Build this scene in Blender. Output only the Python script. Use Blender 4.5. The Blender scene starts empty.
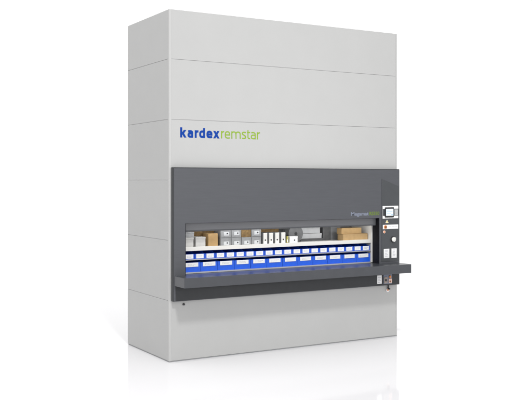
import bpy, bmesh, math, random
from mathutils import Vector
random.seed(7)
SC = bpy.context.scene
COL = SC.collection

# ------------------------------------------------------------------ materials
def mat(name, col, rough=.5, metal=0.0, spec=.5, var=.0, vscale=6.0, bump=.0, bscale=400.0,
        streak=None, emit=0.0, coat=0.0):
    m = bpy.data.materials.new(name); m.use_nodes = True
    nt = m.node_tree; N = nt.nodes; L = nt.links
    b = N['Principled BSDF']
    b.inputs['Roughness'].default_value = rough
    b.inputs['Metallic'].default_value = metal
    b.inputs['Specular IOR Level'].default_value = spec
    b.inputs['Coat Weight'].default_value = coat
    b.inputs['Coat Roughness'].default_value = .15
    b.inputs['Base Color'].default_value = (*col, 1)
    tc = N.new('ShaderNodeTexCoord')
    if var > 0:
        no = N.new('ShaderNodeTexNoise'); no.inputs['Scale'].default_value = vscale
        no.inputs['Detail'].default_value = 5
        if streak:
            mp = N.new('ShaderNodeMapping'); mp.inputs['Scale'].default_value = streak
            L.new(tc.outputs['Object'], mp.inputs[0]); L.new(mp.outputs[0], no.inputs[0])
        else:
            L.new(tc.outputs['Object'], no.inputs[0])
        mr = N.new('ShaderNodeMapRange')
        mr.inputs['From Min'].default_value = .3; mr.inputs['From Max'].default_value = .7
        mr.inputs['To Min'].default_value = 1 - var; mr.inputs['To Max'].default_value = 1 + var
        L.new(no.outputs[0], mr.inputs[0])
        mx = N.new('ShaderNodeMix'); mx.data_type = 'RGBA'; mx.blend_type = 'MULTIPLY'
        mx.inputs[0].default_value = 1
        mx.inputs[6].default_value = (*col, 1)
        cb = N.new('ShaderNodeCombineColor')
        for i in range(3): L.new(mr.outputs[0], cb.inputs[i])
        L.new(cb.outputs[0], mx.inputs[7]); L.new(mx.outputs[2], b.inputs['Base Color'])
    if bump > 0:
        n2 = N.new('ShaderNodeTexNoise'); n2.inputs['Scale'].default_value = bscale
        L.new(tc.outputs['Object'], n2.inputs[0])
        bp = N.new('ShaderNodeBump'); bp.inputs['Strength'].default_value = bump
        bp.inputs['Distance'].default_value = .002
        L.new(n2.outputs[0], bp.inputs['Height']); L.new(bp.outputs[0], b.inputs['Normal'])
    if emit > 0:
        b.inputs['Emission Color'].default_value = (*col, 1)
        b.inputs['Emission Strength'].default_value = emit
    return m

M = {}
M['paint'] = mat('light_grey_paint', (.412, .413, .407), .42, var=.012, vscale=3.2, bump=.05)
M['post'] = mat('corner_paint', (.438, .438, .431), .40, var=.015, bump=.05)
M['core'] = mat('carcass_steel', (.50, .50, .50), .7)  # one even grey for the carcass behind the panel seams
M['dark'] = mat('anthracite_paint', (.060, .063, .072), .40, var=.045, vscale=5, streak=(1, 1, 14), bump=.08, bscale=250)
M['counter'] = mat('anthracite_counter', (.044, .047, .054), .30, var=.05, vscale=9, bump=.08, bscale=250)
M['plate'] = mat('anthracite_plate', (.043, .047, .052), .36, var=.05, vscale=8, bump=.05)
M['apron_shade'] = mat('shaded_anthracite', (.020, .022, .025), .5, var=.10, vscale=10, bump=.1)  # darker anthracite, with the counter's shade put into the colour
M['seal'] = mat('black_rubber', (.010, .010, .013), .7, spec=.15, var=.1)
M['edge_shade'] = mat('edge_shade_dark', (.03, .033, .036), .5)  # dark colour painting the shaded line along the hood's edges
M['door'] = mat('grey_door_edge', (.135, .138, .148), .36, var=.05, vscale=12, streak=(.5, 1, 6))
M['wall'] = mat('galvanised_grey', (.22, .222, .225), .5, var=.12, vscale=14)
M['tray'] = mat('white_enamel', (.66, .65, .62), .45, var=.02)
M['alu'] = mat('pale_aluminium', (.40, .41, .45), .4, metal=.3, var=.05)
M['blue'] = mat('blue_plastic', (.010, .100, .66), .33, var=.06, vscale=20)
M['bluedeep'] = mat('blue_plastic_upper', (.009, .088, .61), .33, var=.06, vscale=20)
M['white'] = mat('white_card', (.78, .78, .78), .6, var=.03, vscale=30)
M['ink'] = mat('grey_ink', (.42, .42, .46), .7)
M['black'] = mat('black_plastic', (.015, .015, .017), .45)
M['card'] = mat('cardboard', (.38, .245, .105), .8, var=.10, vscale=14, bump=.2, bscale=90)
M['cardlight'] = mat('pale_cardboard', (.42, .28, .13), .8, var=.09, vscale=14, bump=.2, bscale=90)
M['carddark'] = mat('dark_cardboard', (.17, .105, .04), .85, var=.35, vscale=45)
M['grey'] = mat('grey_box', (.25, .255, .26), .55, var=.10, vscale=20)
M['greylight'] = mat('light_grey_box', (.45, .445, .43), .55, var=.06, vscale=20)
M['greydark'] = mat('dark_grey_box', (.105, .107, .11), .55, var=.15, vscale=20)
M['pale'] = mat('pale_box', (.52, .53, .54), .55, var=.06, vscale=12)
M['olive'] = mat('olive_card', (.45, .42, .10), .7)
M['logoblue'] = mat('logo_blue', (.002, .042, .27), .6, spec=.15)
M['logogreen'] = mat('logo_green', (.215, .34, .03), .6, spec=.15)
M['mega'] = mat('pale_blue_lettering', (.19, .21, .265), .5, spec=.2)
M['megagreen'] = mat('olive_green_lettering', (.125, .185, .035), .5, spec=.2)
M['keyboard'] = mat('grey_keypad', (.32, .33, .33), .5)
M['key'] = mat('grey_keys', (.48, .49, .49), .5)
M['screen'] = mat('lit_screen', (.62, .72, .80), .25, emit=.25)
M['screenblue'] = mat('screen_bar', (.30, .45, .70), .3, emit=.1)
M['yellow'] = mat('warning_yellow', (.80, .60, .05), .5)
M['orange'] = mat('orange_plastic', (.65, .22, .05), .45)
M['brown'] = mat('brown_plastic', (.20, .08, .03), .45)
M['rose'] = mat('pinkish_plastic', (.72, .50, .42), .4)
M['silver'] = mat('silver_metal', (.72, .72, .70), .28, metal=.7)
M['copper'] = mat('copper_ring', (.62, .30, .18), .4, metal=.4)
M['slate'] = mat('slate_blue_plastic', (.17, .19, .25), .4, var=.1, vscale=40)
M['taupe'] = mat('taupe_plastic', (.30, .25, .22), .45, var=.1, vscale=40)

# ------------------------------------------------------------------ helpers
def add_box(bm, x0, x1, y0, y1, z0, z1, bev=0.0, mi=0, seg=2):
    r = bmesh.ops.create_cube(bm, size=1)
    vs = r['verts']
    for v in vs:
        v.co = Vector(((x0 + x1) / 2 + v.co.x * (x1 - x0), (y0 + y1) / 2 + v.co.y * (y1 - y0),
                       (z0 + z1) / 2 + v.co.z * (z1 - z0)))
    fs = {f for v in vs for f in v.link_faces}
    for f in fs: f.material_index = mi
    if bev > 0:
        es = list({e for v in vs for e in v.link_edges})
        bmesh.ops.bevel(bm, geom=es, offset=bev, segments=seg, affect='EDGES', profile=.5, clamp_overlap=True, material=-1)

def add_prism(bm, pts, axis, a0, a1, bev=0.0, mi=0, seg=2):
    """polygon extruded along an axis; pts are the two other coordinates"""
    def co(p, a):
        return Vector((a, p[0], p[1])) if axis == 'x' else Vector((p[0], a, p[1])) if axis == 'y' else Vector((p[0], p[1], a))
    A = [bm.verts.new(co(p, a0)) for p in pts]; B = [bm.verts.new(co(p, a1)) for p in pts]
    n = len(pts); fs = [bm.faces.new(A), bm.faces.new(B[::-1])]
    for i in range(n): fs.append(bm.faces.new((A[i], B[i], B[(i + 1) % n], A[(i + 1) % n])))
    for f in fs: f.material_index = mi
    bmesh.ops.recalc_face_normals(bm, faces=fs)
    if bev > 0:
        es = list({e for f in fs for e in f.edges})
        bmesh.ops.bevel(bm, geom=es, offset=bev, segments=seg, affect='EDGES', profile=.5, clamp_overlap=True, material=-1)

def circle(cx, cz, r, n=32, ph=0):
    return [(cx + r * math.cos(2 * math.pi * i / n + ph), cz + r * math.sin(2 * math.pi * i / n + ph)) for i in range(n)]

def obj(name, bm, mats, parent=None, loc=None, smooth=False):
    me = bpy.data.meshes.new(name)
    if smooth:
        for f in bm.faces: f.smooth = True
    bm.to_mesh(me); bm.free()
    for m in (mats if isinstance(mats, (list, tuple)) else [mats]): me.materials.append(m)
    o = bpy.data.objects.new(name, me); COL.objects.link(o)
    if parent: o.parent = parent
    if loc: o.location = loc
    return o

def box(name, x0, x1, y0, y1, z0, z1, m, parent=None, bev=.002, label=None):
    bm = bmesh.new(); add_box(bm, x0, x1, y0, y1, z0, z1, bev)
    o = obj(name, bm, m, parent)
    if label: o['label'] = label
    return o

def thing(name, label, cat, loc=(0, 0, 0), group=None):
    o = bpy.data.objects.new(name, None); COL.objects.link(o)
    o.empty_display_size = .1
    o.location = loc; o['label'] = label; o['category'] = cat
    if group: o['group'] = group
    return o

def lettering(name, text, x0, x1, zbase, ztop, y, m, parent, bold=0.0, thick=.0012, space=1.0, ref=None):
    """real raised letters; the bounding box of text spans x0..x1 and its ascenders zbase..ztop"""
    cu = bpy.data.curves.new(name, 'FONT'); cu.body = text; cu.size = 1
    cu.offset = bold; cu.space_character = space; cu.resolution_u = 6
    t = bpy.data.objects.new(name, cu); COL.objects.link(t)
    bpy.context.view_layer.update()
    dg = bpy.context.evaluated_depsgraph_get()
    me = bpy.data.meshes.new_from_object(t.evaluated_get(dg))
    bpy.data.objects.remove(t); bpy.data.curves.remove(cu)
    bm = bmesh.new(); bm.from_mesh(me); bpy.data.meshes.remove(me)
    xs = [v.co.x for v in bm.verts]; lo, hi = min(xs), max(xs)
    H = ref or max(v.co.y for v in bm.verts)
    for v in bm.verts:
        v.co = Vector((x0 + (v.co.x - lo) / (hi - lo) * (x1 - x0), y, zbase + v.co.y / H * (ztop - zbase)))
    for f in bm.faces:
        f.normal_update()
        if f.normal.y > 0: f.normal_flip()
    return obj(name, bm, m, parent)

def arc(cx, cy, rx, ry, a0, a1, n=10, p=2.4):
    """rounded-square arc points (superellipse), degrees"""
    out = []
    for i in range(n + 1):
        a = math.radians(a0 + (a1 - a0) * i / n); c, s_ = math.cos(a), math.sin(a)
        out.append((cx + rx * math.copysign(abs(c) ** (2 / p), c), cy + ry * math.copysign(abs(s_) ** (2 / p), s_)))
    return out
def glyph(ch, w, t):
    """centre lines of a letter; x-height 1, ascender 1.32, width w, stroke width t"""
    h = t / 2; A = 1.32
    if ch == 'k': return [[(h, 0), (h, A)], ('p', h * 1.5, .36, w - t * .72, 1.0), ('p', w - t * .66, 0, h * 2.2, .66)]
    if ch == 'a':
        return [[(w * .10, 1 - h * 1.25)] + arc(w * .45, .62, w * .55 - h, .38 - h, 90, 0, 8) + [(w - h, 0)],
                [(w - h, .57), (w * .48, .57)] + arc(w * .46, (.57 + h) / 2, w * .46 - h, (.57 - h) / 2, 90, 270, 12)[1:] + [(w * .62, h), (w - h, h * 1.25)]]
    if ch == 'r': return [[(h, 0), (h, 1)], [(h, .55)] + arc(w * .95, .55, w * .95 - h, .45 - h, 180, 90, 8)[1:] + [(w, 1 - h)]]
    if ch == 'd':
        return [[(w - h, 0), (w - h, A)], [(w - h, 1 - h * 1.1), (w * .55, 1 - h)] + arc(w * .5, .5, w * .5 - h, .5 - h, 92, 268, 16)[1:-1] + [(w * .55, h), (w - h, .17)]]
    if ch == 'e':
        return [[(t * .7, .50), (w - t * .6, .50)], [(w - h, .50 - h)] + arc(w * .5, .56, w * .5 - h, .44 - h, 0, 180, 14) + arc(w * .5, .44, w * .5 - h, .44 - h, 180, 270, 8)[1:] + [(w * .75, h), (w * .95, h * 1.35)]]
    if ch == 'x': return [('p', t * .62, 0, w - t * .62, 1), ('p', w - t * .62, 0, t * .62, 1)]
    if ch == 'm':
        q = (w - t) / 2
        return [[(h, 0), (h, 1)]] + [[(h + k * q, .62)] + arc(h + k * q + q * .48, .62, q * .5, .38 - h, 178, 0, 12) + [(h + (k + 1) * q, 0)] for k in (0, 1)]
    if ch == 's':
        return [[(w * .92, 1 - h * 1.3), (w * .6, 1 - h)] + arc(w * .48, .75, w * .48 - h, .25 - h, 90, 270, 10)[1:-1] + [(w * .5, .52)]
                + arc(w * .52, .28, w * .48 - h, .25 - h * .9, 90, -90, 10)[1:-1] + [(w * .40, h), (w * .06, h * 1.4)]]
    if ch == 't': return [[(w * .30, 1.24), (w * .30, .30)] + arc(w * .30 + w * .55, .28, w * .55, .28 - h, 180, 270, 6)[1:] + [(w, h)], [(0, 1 - h), (w, 1 - h)]]
def ribbon(bm, pts, t, f):
    n = len(pts); L_, R_ = [], []
    for i in range(n):
        p = Vector(pts[i]); a = Vector(pts[max(i - 1, 0)]); b = Vector(pts[min(i + 1, n - 1)])
        d0 = (p - a).normalized() if i else (b - p).normalized(); d1 = (b - p).normalized() if i < n - 1 else d0
        nn = Vector((-(d0 + d1).y, (d0 + d1).x)).normalized()
        k = (t / 2) / max(.55, nn.dot(Vector((-d0.y, d0.x))))
        L_.append(bm.verts.new(f(p + nn * k))); R_.append(bm.verts.new(f(p - nn * k)))
    for i in range(n - 1): bm.faces.new((L_[i], R_[i], R_[i + 1], L_[i + 1]))
def logo(name, word, xs, z0, xh, t, y, m, parent):
    bm = bmesh.new(); k = 0
    for ch, (a, b) in zip(word, xs):
        w_ = (b - a) / xh
        for st in glyph(ch, w_, t):
            k += 1; yy = y - .00025 * (k % 3)
            if st[0] == 'p':                        # straight diagonal with level ends
                _, xa, ya, xb, yb = st
                hw = t / 2 * math.hypot(xb - xa, yb - ya) / abs(yb - ya)
                vs = [bm.verts.new((a + x * xh, yy, z0 + z * xh)) for x, z in ((xa - hw, ya), (xa + hw, ya), (xb + hw, yb), (xb - hw, yb))]
                bm.faces.new(vs)
            else:
                ribbon(bm, st, t, lambda p: Vector((a + p.x * xh, yy, z0 + p.y * xh)))
    for f in bm.faces:
        f.normal_update()
        if f.normal.y > 0: f.normal_flip()
    return obj(name, bm, m, parent)

# ------------------------------------------------------------------ the floor
bm = bmesh.new()
vs = [bm.verts.new(p) for p in ((-300, -60, 0), (300, -60, 0), (300, 600, 0), (-300, 600, 0))]
bm.faces.new(vs)
fl = mat('white_gloss_floor', (.825, .817, .832), .06, spec=.5, var=.004, vscale=.8)
floor = obj('floor', bm, fl); floor['kind'] = 'structure'

# ------------------------------------------------------------------ the cabinet
W, D, H = 3.30, 1.255, 4.009
SEAM = [.012, .698, 1.384, 2.070, 2.760, 3.447, H]
mc = thing('storage_carousel', 'tall light grey vertical storage carousel with dark access hood and counter, standing on white floor', 'storage machine')
G = .0013
bm = bmesh.new()                                   # inner steel carcass behind the cladding
add_box(bm, .009, 3.291, .009, D - .009, .013, .95)
add_box(bm, .009, 3.291, .009, D - .009, 1.62, 3.99)
add_box(bm, .009, 3.291, .58, D - .009, .951, 1.619)
add_box(bm, .009, .10, .009, .579, .951, 1.619)
add_box(bm, 3.0, 3.291, .009, .579, .951, 1.619)
obj('carcass', bm, M['core'], mc)
box('plinth', .004, W - .004, .004, D - .004, .0, .0115, M['grey'], mc, 0)
for i in range(6):
    z0, z1 = SEAM[i] + G, SEAM[i + 1] - G
    if i == 5: z1 = H - .002
    box('side_panel', 0, .0075, .032, D - .003, z0, z1, M['paint'], mc, .0018)
    box('side_panel', W - .0075, W, .032, D - .003, z0, z1, M['paint'], mc, .0018)
    if i in (0, 3, 4, 5):
        box('front_panel', .0305, W - .0305, 0, .0075, z0, z1, M['paint'], mc, .0018)
box('back_panel', .001, W - .001, D - .0025, D + .012, .014, H - .002, M['paint'], mc, .002)
box('roof_panel', .003, W - .003, .003, D - .004, H - .0015, H + .001, M['paint'], mc, 0)
for s in (0, 1):                                    # rounded front corner posts
    a = [(0, .0315), (0, .010), (.0012, .0055), (.003, .0030), (.0055, .0012), (.010, -.0004), (.030, -.0004), (.030, .018), (.018, .0315)]
    if s: a = [(W - x, y) for x, y in a]
    bm = bmesh.new(); add_prism(bm, a, 'z', .012, H, 0)
    obj('corner_post', bm, M['post'], mc)

# cavity of the access opening
bm = bmesh.new()
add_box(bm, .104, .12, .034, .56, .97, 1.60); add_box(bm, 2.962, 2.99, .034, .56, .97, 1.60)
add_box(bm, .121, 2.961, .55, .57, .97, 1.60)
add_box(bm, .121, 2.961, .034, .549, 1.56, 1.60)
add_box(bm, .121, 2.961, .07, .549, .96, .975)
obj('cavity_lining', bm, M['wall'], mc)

# hood: one folded sheet with the access opening cut into it
HX0, HX1, HZ0, HZ1, HY = .030, 3.280, .694, 2.205, -.070
OX0, OX1, OZ0, OZ1 = .173, 2.948, .93, 1.575
def frame_mesh(bm, o, i, y0, y1):
    def ring(r, y): return [bm.verts.new((x, y, z)) for x, z in ((r[0], r[2]), (r[1], r[2]), (r[1], r[3]), (r[0], r[3]))]
    A, B, C_, D_ = ring(o, y0), ring(i, y0), ring(i, y1), ring(o, y1)
    for k in range(4):
        j = (k + 1) % 4
        for P, Q in ((A, B), (B, C_), (C_, D_), (D_, A)): bm.faces.new((P[k], P[j], Q[j], Q[k]))
    bmesh.ops.recalc_face_normals(bm, faces=bm.faces[:])
    es = [e for e in bm.edges if e.is_manifold and abs(e.calc_face_angle(0)) > .5]
    bmesh.ops.bevel(bm, geom=es, offset=.004, segments=3, affect='EDGES', profile=.5)
bm = bmesh.new(); frame_mesh(bm, (HX0, HX1, HZ0, HZ1), (OX0, OX1, OZ0, OZ1), HY, -.001)
obj('hood', bm, M['dark'], mc)
box('hood_edge_shade', HX0 - .003, HX1 + .003, HY + .008, -.0015, HZ1 + .0005, HZ1 + .009, M['edge_shade'], mc, .001)  # strip added as painted shade along the hood's top edge
bm = bmesh.new(); add_box(bm, HX0 - .0035, HX0 - .0005, HY + .010, -.0015, HZ0, HZ1)
obj('hood_edge_shade', bm, M['edge_shade'], mc)  # same painted shade down the hood's less lit left side
box('jamb_seal', OX1 - .007, OX1 - .0008, HY + .005, .062, .986, 1.60, M['seal'], mc, .001)   # rubber seals on the jambs
box('jamb_seal', OX0 + .0008, OX0 + .007, HY + .005, .062, .986, 1.60, M['seal'], mc, .001)
# lower edge of the sliding door under the header
bm = bmesh.new()
prof = [(.0, 1.64), (.0, 1.495), (.003, 1.484), (.010, 1.477), (.020, 1.475), (.030, 1.479), (.030, 1.64)]
add_prism(bm, prof, 'x', OX0 + .008, OX1 - .0085)
d = obj('sliding_door', bm, M['door'], mc)
box('handle_rail', OX0 + .010, OX1 - .013, -.010, -.0005, 1.478, 1.487, M['dark'], mc, .003)

# counter shelf
bm = bmesh.new()
add_prism(bm, [(.034, -.34), (3.254, -.34), (3.254, -.0715), (2.9395, -.0715), (2.9395, .060), (.1815, .060), (.1815, -.0715), (.034, -.0715)],
          'z', .872, .984, .004, seg=3)
obj('counter', bm, M['counter'], mc)

# carrier: white upper tray, intermediate shelf and end posts
bm = bmesh.new()
add_box(bm, .15, 2.912, .065, .072, 1.247, 1.294, .0015)
add_box(bm, .15, 2.912, .0725, .50, 1.262, 1.284)
obj('carrier_shelf', bm, M['tray'], mc)
bm = bmesh.new(); add_box(bm, .15, 2.912, .066, .50, 1.138, 1.150, .0015)
obj('carrier_shelf', bm, M['alu'], mc)
box('carrier_shelf', .15, 2.912, .0635, .50, .985, 1.0005, M['alu'], mc, .0015)
box('carrier_post', 2.9145, 2.9385, .064, .50, .99, 1.475, M['tray'], mc, .002)
box('carrier_post', .135, .149, .064, .50, .99, 1.475, M['tray'], mc, .002)

# logo and lettering
logo('brand_lettering', 'kardex', ((.139, .220), (.231, .304), (.322, .371), (.379, .456), (.473, .551), (.559, .646)), 2.556, .0885, .295, -.0006, M['logoblue'], mc)
logo('brand_lettering', 'remstar', ((.665, .706), (.714, .786), (.801, .929), (.943, 1.003), (1.014, 1.057), (1.065, 1.134), (1.151, 1.194)), 2.5575, .088, .165, -.0006, M['logogreen'], mc)
lettering('type_lettering', 'Megamat', 2.492, 2.772, 1.617, 1.663, -.0708, M['mega'], mc, bold=.03, ref=.73)
lettering('type_lettering', 'RS350', 2.784, 2.946, 1.617, 1.661, -.0708, M['megagreen'], mc, bold=.035)

# ------------------------------------------------------------------ control panel (right column)
PY = -.0735
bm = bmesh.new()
add_prism(bm, [(2.984, 1.006), (3.272, 1.006), (3.272, 1.985), (2.984, 2.085)], 'y', PY, -.0695, .001)  # slanted top shapes the edge of a diagonal reflection into the darker plate
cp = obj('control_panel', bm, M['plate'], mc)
tm = box('terminal', 2.994, 3.252, PY - .006, PY - .0005, 1.568, 1.733, M['white'], cp, .002)
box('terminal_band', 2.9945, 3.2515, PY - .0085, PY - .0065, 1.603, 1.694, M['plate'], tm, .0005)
box('bezel', 3.026, 3.168, PY - .022, PY - .009, 1.582, 1.714, M['black'], tm, .004)
bm = bmesh.new(); add_box(bm, 3.036, 3.155, PY - .0245, PY - .0225, 1.604, 1.694, .001)
for k, (a, b, c) in enumerate(((3.045, 3.095, 1.676), (3.045, 3.14, 1.655), (3.045, 3.12, 1.634))):
    add_box(bm, a, b, PY - .0255, PY - .0247, c, c + .006, 0, 1)
add_box(bm, 3.12, 3.147, PY - .0255, PY - .0247, 1.612, 1.626, 0, 1)
obj('screen', bm, [M['screen'], M['screenblue']], tm)
bm = bmesh.new(); add_box(bm, 3.180, 3.239, PY - .016, PY - .009, 1.607, 1.686, .002)
for r in range(4):
    for c in range(3):
        add_box(bm, 3.186 + c * .017, 3.199 + c * .017, PY - .019, PY - .0162, 1.613 + r * .0178, 1.626 + r * .0178, .001, 1)
obj('keypad', bm, [M['keyboard'], M['key']], tm)
bm = bmesh.new()
add_prism(bm, [(3.043, 1.511), (3.093, 1.511), (3.068, 1.554)], 'y', PY - .0015, PY - .0003)
add_prism(bm, [(3.051, 1.5155), (3.085, 1.5155), (3.068, 1.545)], 'y', PY - .0022, PY - .0017, 0, 1)
add_box(bm, 3.0662, 3.0698, PY - .0030, PY - .0024, 1.524, 1.536, 0, 2)
add_box(bm, 3.0662, 3.0698, PY - .0030, PY - .0024, 1.5185, 1.5215, 0, 2)
obj('warning_sign', bm, [M['white'], M['yellow'], M['black']], cp)
st = box('switch_strip', 2.998, 3.252, PY - .005, PY - .0005, 1.430, 1.486, M['white'], cp, .002)
bm = bmesh.new()
add_prism(bm, circle(3.038, 1.458, .023), 'y', PY - .012, PY - .0055, .001)
add_prism(bm, circle(3.038, 1.458, .013), 'y', PY - .026, PY - .0125, .003, 1)
obj('stop_button', bm, [M['orange'], M['brown']], st)
bm = bmesh.new()
for a, b in ((3.09, 3.13), (3.14, 3.19), (3.20, 3.235)): add_box(bm, a, b, PY - .0058, PY - .0052, 1.455, 1.460)
obj('print', bm, M['ink'], st)
bm = bmesh.new()
add_prism(bm, circle(3.018, 1.394, .019), 'y', PY - .010, PY - .0005, .002)
add_prism(bm, circle(3.018, 1.394, .009), 'y', PY - .014, PY - .0105, .001, 1)
obj('push_button', bm, [M['rose'], M['orange']], cp)
bm = bmesh.new()
add_prism(bm, circle(3.171, 1.292, .041), 'y', PY - .006, PY - .0005, .001)
kn = obj('key_switch', bm, M['black'], cp)
bm = bmesh.new()
add_prism(bm, circle(3.168, 1.292, .033), 'y', PY - .024, PY - .0065, .004)
a = math.radians(50); c, s = math.cos(a), math.sin(a)
add_prism(bm, [(3.168 + u * c - v * s, 1.292 + u * s + v * c) for u, v in ((-.031, -.008), (.031, -.008), (.031, .008), (-.031, .008))],
          'y', PY - .037, PY - .0245, .003)
obj('knob', bm, M['silver'], kn)
add = (((3.014, 3.105), 1.051, 1.172), ((3.141, 3.228), 1.049, 1.172))
for (a, b), z0, z1 in add:
    bm = bmesh.new(); add_box(bm, a, b, PY - .003, PY - .0005, z0, z1, .001)
    for k in range(5):
        zz = z1 - .022 - k * .019
        add_box(bm, a + .020, b - .022 - (k * 7 % 3) * .008, PY - .0038, PY - .0032, zz, zz + .006, 0, 1)
    obj('instruction_plate', bm, [M['white'], M['ink']], cp)
box('apron_shade', .052, 3.272, HY - .0035, HY - .0004, .700, .8705, M['apron_shade'], mc, .001)  # thin plate over the hood, painting the shade below the counter
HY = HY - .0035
# below the counter: label and socket panel
bm = bmesh.new(); add_box(bm, 2.906, 2.980, HY - .0035, HY - .0005, .722, .832, .001)
for k in range(4): add_box(bm, 2.92, 2.965 - (k % 2) * .01, HY - .0042, HY - .0037, .80 - k * .02, .806 - k * .02, 0, 1)
obj('instruction_plate', bm, [M['white'], M['ink']], mc)
sp = box('socket_panel', 3.008, 3.150, HY - .006, HY - .0005, .715, .838, M['slate'], mc, .002)
bm = bmesh.new(); add_box(bm, 3.014, 3.066, HY - .014, HY - .0065, .724, .806, .003)
add_prism(bm, circle(3.040, .765, .017, 20), 'y', HY - .0155, HY - .0142, 0, 1)
obj('socket', bm, [M['taupe'], M['black']], sp)
bm = bmesh.new(); add_box(bm, 3.090, 3.142, HY - .014, HY - .0065, .724, .780, .003)
add_box(bm, 3.098, 3.122, HY - .0155, HY - .0142, .735, .755, 0, 1)
obj('socket', bm, [M['rose'], M['brown']], sp)
bm = bmesh.new(); add_prism(bm, circle(3.110, .806, .017, 20), 'y', HY - .020, HY - .0065, .003)
obj('socket', bm, M['orange'], sp)
# two fittings on the cladding below the hood
bm = bmesh.new()
add_prism(bm, circle(.181, .648, .013, 20), 'y', -.016, -.0003, .003)
obj('bolt', bm, M['black'], mc)
bm = bmesh.new()
add_prism(bm, circle(3.132, .642, .012, 20), 'y', -.050, -.018, .002)
add_box(bm, 3.124, 3.140, -.030, -.014, .648, .688, .002)
add_prism(bm, circle(3.132, .622, .026, 24), 'y', -.012, -.0003, .002, 1)
add_prism(bm, circle(3.132, .628, .017, 24), 'y', -.0175, -.0122, .001, 2)
obj('power_connector', bm, [M['black'], M['white'], M['copper']], mc)

# ------------------------------------------------------------------ bins
ORD = ['first', 'second', 'third', 'fourth', 'fifth', 'sixth', 'seventh', 'eighth', 'ninth', 'tenth', 'eleventh', 'twelfth',
       'thirteenth', 'fourteenth', 'fifteenth', 'sixteenth', 'seventeenth', 'eighteenth', 'nineteenth', 'twentieth']
def make_bin(name, w, h, fh, lw, lz0, lz1, m, label):
    t = thing(name, label, 'storage bin')
    bm = bmesh.new(); dp = .36; k = .0022; g = .0022
    # floor, back, sides with a dropped front corner, low front with a rolled rim
    add_box(bm, g, w - g, .002, dp, 0, k)
    add_box(bm, g, w - g, dp - k, dp, k, h)
    for x in (g, w - g - k * 1.6):
        add_prism(bm, [(.0, 0), (dp, 0), (dp, h), (.085, h), (.055, fh + .006), (.0, fh)], 'x', x, x + k * 1.6)
    add_box(bm, g, w - g, -.001, .0022, 0, fh, .0006)
    add_box(bm, g, w - g, -.0045, .004, fh - .005, fh + .001, .002)
    add_box(bm, g, w - g, -.0045, .002, 0, .006, .0015)
    obj('tub', bm, m, t)
    label_card(t, name, w, lw, lz0, lz1, len(name))
    return t
def label_card(t, name, w, lw, lz0, lz1, seed):
    bm = bmesh.new(); x0 = (w - lw) / 2
    add_box(bm, x0, x0 + lw, -.0062, -.0046, lz0, lz1, .0004)
    lh = lz1 - lz0
    rw = random.Random(seed)
    for r in range(2):
        x = x0 + lw * .17
        while x < x0 + lw * (.80 - .12 * r):
            ww = rw.uniform(.008, .018); xe = min(x + ww, x0 + lw * .84)
            add_box(bm, x, xe, -.0068, -.0064, lz0 + lh * (.58 - .27 * r), lz0 + lh * (.66 - .27 * r), 0, 1)
            x += ww + .005
    return obj('label_card', bm, [M['white'], M['ink']], t)
def dup(root, loc, label, cards=()):
    r = root.copy(); COL.objects.link(r); r.location = loc; r['label'] = label
    for ch in list(root.children):
        c = ch.copy(); COL.objects.link(c); c.parent = r
        if cards and ch.name.startswith('label_card'):
            c.data = random.choice(cards); c.location.x += random.uniform(-.0012, .0012); c.rotation_euler.y = random.uniform(-.006, .006)
    r.rotation_euler.z = random.uniform(-.003, .003)
    return r
def card_meshes(*a):
    out = []
    for k in range(6):
        o = label_card(None, *a, 31 + k * 7); out.append(o.data); bpy.data.objects.remove(o)
    return out
PS, PB = .1339, .2250
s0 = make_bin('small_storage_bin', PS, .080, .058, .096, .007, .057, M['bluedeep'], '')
b0 = make_bin('large_storage_bin', PB, .124, .108, .162, .060, .108, M['blue'], '')
s0['group'] = 'small blue bins in the upper row'; b0['group'] = 'large blue bins in the lower row'
CS = card_meshes('small', PS, .096, .007, .057); CB = card_meshes('large', PB, .162, .060, .108)
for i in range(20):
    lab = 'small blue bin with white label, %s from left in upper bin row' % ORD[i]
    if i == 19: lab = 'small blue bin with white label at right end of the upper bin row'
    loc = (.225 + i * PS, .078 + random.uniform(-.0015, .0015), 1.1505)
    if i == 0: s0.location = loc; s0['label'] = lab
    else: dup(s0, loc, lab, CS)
for i in range(12):
    lab = 'large blue bin with wide label, %s from left in lower bin row' % ORD[i]
    if i == 11: lab = 'large blue bin with wide label at the right end of the lower bin row'
    loc = (.2135 + i * PB, .086 + random.uniform(-.0015, .0015), 1.0010)
    if i == 0: b0.location = loc; b0['label'] = lab
    else: dup(b0, loc, lab, CB)

# ------------------------------------------------------------------ goods on the white tray
TZ = 1.2845
def carton(name, x0, x1, y0, y1, z0, z1, m, label, cat='box', tape=None, lid=0.0, group=None, rot=0):
    """closed box with its own lid lip and centre seam"""
    t = thing(name, label, cat, ((x0 + x1) / 2, (y0 + y1) / 2, z0), group)
    w, dpt, h = (x1 - x0) / 2, (y1 - y0) / 2, z1 - z0
    bm = bmesh.new()
    if lid > 0:
        add_box(bm, -w + .002, w - .002, -dpt + .002, dpt - .002, 0, h - .001, .0015)
        obj('body', bm, m, t)
        bm = bmesh.new(); add_box(bm, -w, w, -dpt, dpt, h - lid, h, .0015)
        obj('lid', bm, m, t)
    else:
        add_box(bm, -w, w, -dpt, dpt, 0, h, .0022)
        obj('body', bm, m, t)
        bm = bmesh.new()                              # two flaps meeting on top
        add_box(bm, -w + .001, w - .001, -dpt + .001, -.0012, h + .0003, h + .0025, .0005)
        add_box(bm, -w + .001, w - .001, .0012, dpt - .001, h + .0003, h + .0025, .0005)
        obj('flap', bm, m, t)
    if tape:
        bm = bmesh.new(); add_box(bm, -tape, tape, -dpt - .0012, -dpt - .0004, h * .08, h * .92)
        obj('tape', bm, M['cardlight'], t)
    t.rotation_euler.z = rot
    return t
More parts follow.
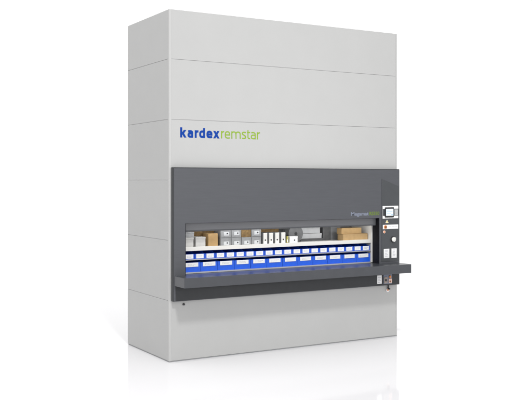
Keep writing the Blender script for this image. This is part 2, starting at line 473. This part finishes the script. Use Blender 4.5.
carton('white_box', .215, .361, .105, .27, TZ, 1.400, M['greylight'], 'pale grey box at the left end of the white tray, under a small grey box', lid=.022)
carton('grey_box', .235, .372, .115, .26, 1.4005, 1.462, M['grey'], 'small mid grey box on top of the pale box at the left end', lid=.015)
carton('white_box', .386, .516, .105, .25, TZ, 1.402, M['greylight'], 'light grey box beside the upright brown cardboard box', lid=.02)
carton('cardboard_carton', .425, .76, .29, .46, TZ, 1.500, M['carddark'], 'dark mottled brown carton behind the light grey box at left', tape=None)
carton('cardboard_box', .556, .684, .12, .26, TZ, 1.434, M['card'], 'upright plain brown cardboard box left of the grey drawer boxes', rot=.04)
def drawer_box(x0, x1, z0, z1, label, lx, lz):
    t = thing('drawer_box', label, 'parts box', ((x0 + x1) / 2, .20, z0), 'grey drawer boxes with black holes')
    w = (x1 - x0) / 2; h = z1 - z0
    bm = bmesh.new(); add_box(bm, -w, w, -.080, .12, 0, h, .002)
    obj('body', bm, M['grey'], t)
    bm = bmesh.new(); add_box(bm, -w + .006, w - .006, -.0835, -.0805, .005, h - .005, .001)
    obj('drawer_front', bm, M['grey'], t)
    bm = bmesh.new(); add_box(bm, lx - .036, lx + .036, -.0855, -.0838, lz - .026, lz + .018, .0006)
    obj('label_card', bm, M['pale'], t)
    bm = bmesh.new(); add_prism(bm, circle(lx + .012, lz, .0085, 16), 'y', -.0885, -.0858)
    obj('finger_hole', bm, M['black'], t)
cols = [(.722, .862), (.868, 1.000), (1.006, 1.138), (1.144, 1.278)]
names = ['leftmost', 'second', 'third', 'rightmost']
for i, (a, b) in enumerate(cols):
    drawer_box(a, b, TZ, 1.380, 'grey drawer box with black hole, bottom of the %s drawer column' % names[i], .004, .035)
    if i == 2:
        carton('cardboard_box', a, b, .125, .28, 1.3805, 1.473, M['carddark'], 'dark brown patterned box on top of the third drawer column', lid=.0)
    else:
        drawer_box(a, b, 1.3805, 1.470, 'grey drawer box with black hole, top of the %s drawer column' % names[i], .004, .052)
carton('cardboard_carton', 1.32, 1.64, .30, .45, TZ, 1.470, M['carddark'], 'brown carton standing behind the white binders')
for i, (a, b) in enumerate(((1.306, 1.372), (1.388, 1.456), (1.474, 1.544), (1.562, 1.634))):
    t = thing('binder', 'upright white binder with black finger hole, %s of the four binders' % ('leftmost', 'second from the left', 'third from the left', 'rightmost')[i],
              'binder', ((a + b) / 2, .20, TZ), 'white binders on the tray')
    w = (b - a) / 2
    bm = bmesh.new(); add_box(bm, -w, -w + .003, -.078, .10, 0, .138, .001); add_box(bm, w - .003, w, -.078, .10, 0, .138, .001)
    add_box(bm, -w + .0035, w - .0035, -.07, .095, .004, .130)
    obj('cover', bm, M['grey'], t)
    bm = bmesh.new(); add_box(bm, -w + .004, w - .010, -.084, -.0785, .001, .137, .002)
    obj('spine', bm, M['tray'], t)
    bm = bmesh.new(); add_prism(bm, circle(-.003, .050, .0095, 18), 'y', -.087, -.0843)
    obj('finger_hole', bm, M['black'], t)
bm = bmesh.new(); add_box(bm, 1.648, 1.662, .118, .28, TZ, 1.372, .001)
add_box(bm, 1.6485, 1.6615, .1165, .1178, 1.30, 1.33, 0, 1)
o = obj('folder', bm, [M['olive'], M['white']]); o['label'] = 'thin olive yellow folder between the rightmost binder and the small white box'; o['category'] = 'folder'
t = carton('white_box', 1.690, 1.806, .115, .23, TZ, 1.366, M['white'], 'small white box with black dot in front of the grey reel', lid=.016)
bm = bmesh.new(); add_prism(bm, circle(.010, .036, .0095, 16), 'y', -.0605, -.0578); obj('finger_hole', bm, M['black'], t)
# reel lying on its rim, axis towards the room
t = thing('cable_reel', 'round dark grey reel behind the small white box', 'reel', (1.826, .265, TZ + .110))
for y0 in (-.075, .060):
    bm = bmesh.new(); add_prism(bm, circle(0, 0, .108, 48), 'y', y0, y0 + .015, .003); obj('flange', bm, M['greydark'], t)
bm = bmesh.new(); add_prism(bm, circle(0, 0, .085, 40), 'y', -.0595, .0595); obj('winding', bm, M['grey'], t)
bm = bmesh.new(); add_prism(bm, circle(0, 0, .020, 24), 'y', -.079, -.0755); obj('hub', bm, M['black'], t)
carton('flat_box', 2.00, 2.325, .345, .53, TZ + .030, 1.378, M['pale'], 'pale flat box, lower of the two stacked beside the reel', lid=.028)
carton('flat_box', 1.985, 2.310, .36, .53, 1.3805, 1.476, M['pale'], 'pale flat box, upper of the two stacked beside the reel', lid=.03)
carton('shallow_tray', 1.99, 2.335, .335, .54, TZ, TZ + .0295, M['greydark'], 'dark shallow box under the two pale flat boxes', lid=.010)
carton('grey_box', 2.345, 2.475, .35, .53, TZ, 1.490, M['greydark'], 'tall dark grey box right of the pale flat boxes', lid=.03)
carton('grey_box', 2.482, 2.64, .37, .54, TZ, 1.470, M['grey'], 'tall mid grey box touching the left end of the cardboard pair', lid=.03)
carton('flat_carton', 2.508, 2.904, .125, .25, TZ, 1.366, M['cardlight'], 'long flat cardboard box, lower of the pair at the right end', lid=.0)
carton('flat_carton', 2.494, 2.812, .138, .245, 1.3690, 1.443, M['card'], 'shorter flat cardboard box lying on the long one at the right end', lid=.0)

# ------------------------------------------------------------------ world, lamps, camera
w = bpy.data.worlds.new('World'); SC.world = w; w.use_nodes = True
bg = w.node_tree.nodes['Background']; bg.inputs[0].default_value = (1, 1, 1, 1); bg.inputs[1].default_value = 1.14

def area(name, loc, target, sx, sy, power, col=(1, 1, 1)):
    l = bpy.data.lights.new(name, 'AREA'); l.shape = 'RECTANGLE'; l.size = sx; l.size_y = sy; l.energy = power; l.color = col
    o = bpy.data.objects.new(name, l); COL.objects.link(o); o.location = loc
    o.rotation_euler = (Vector(target) - Vector(loc)).to_track_quat('-Z', 'Y').to_euler()
    return o
area('key_softbox', (-1.9, -9.0, 12.2), (1.6, 0, 1.6), 1.2, 1.2, 1010)
fs = area('fill_softbox', (1.9, -9.0, 2.6), (1.6, 0, 1.7), 1.2, 1.2, 7.5); fs.data.spread = math.radians(38)
area('opening_lamp', (1.56, .045, 1.545), (1.56, .20, 1.2), 2.6, .03, 3.2)

cam = bpy.data.cameras.new('camera'); co = bpy.data.objects.new('camera', cam); COL.objects.link(co)
cam.sensor_width = 36; cam.lens = 36 * 866.7 / 532; cam.shift_y = -19.3 / 532; cam.clip_end = 2000
co.location = (-4.043, -9.027, 2.062); co.rotation_euler = (math.pi / 2, 0, -math.atan2(.5077, .8615))
SC.camera = co
SC.view_settings.view_transform = 'Standard'; SC.view_settings.look = 'None'; SC.view_settings.exposure = 0
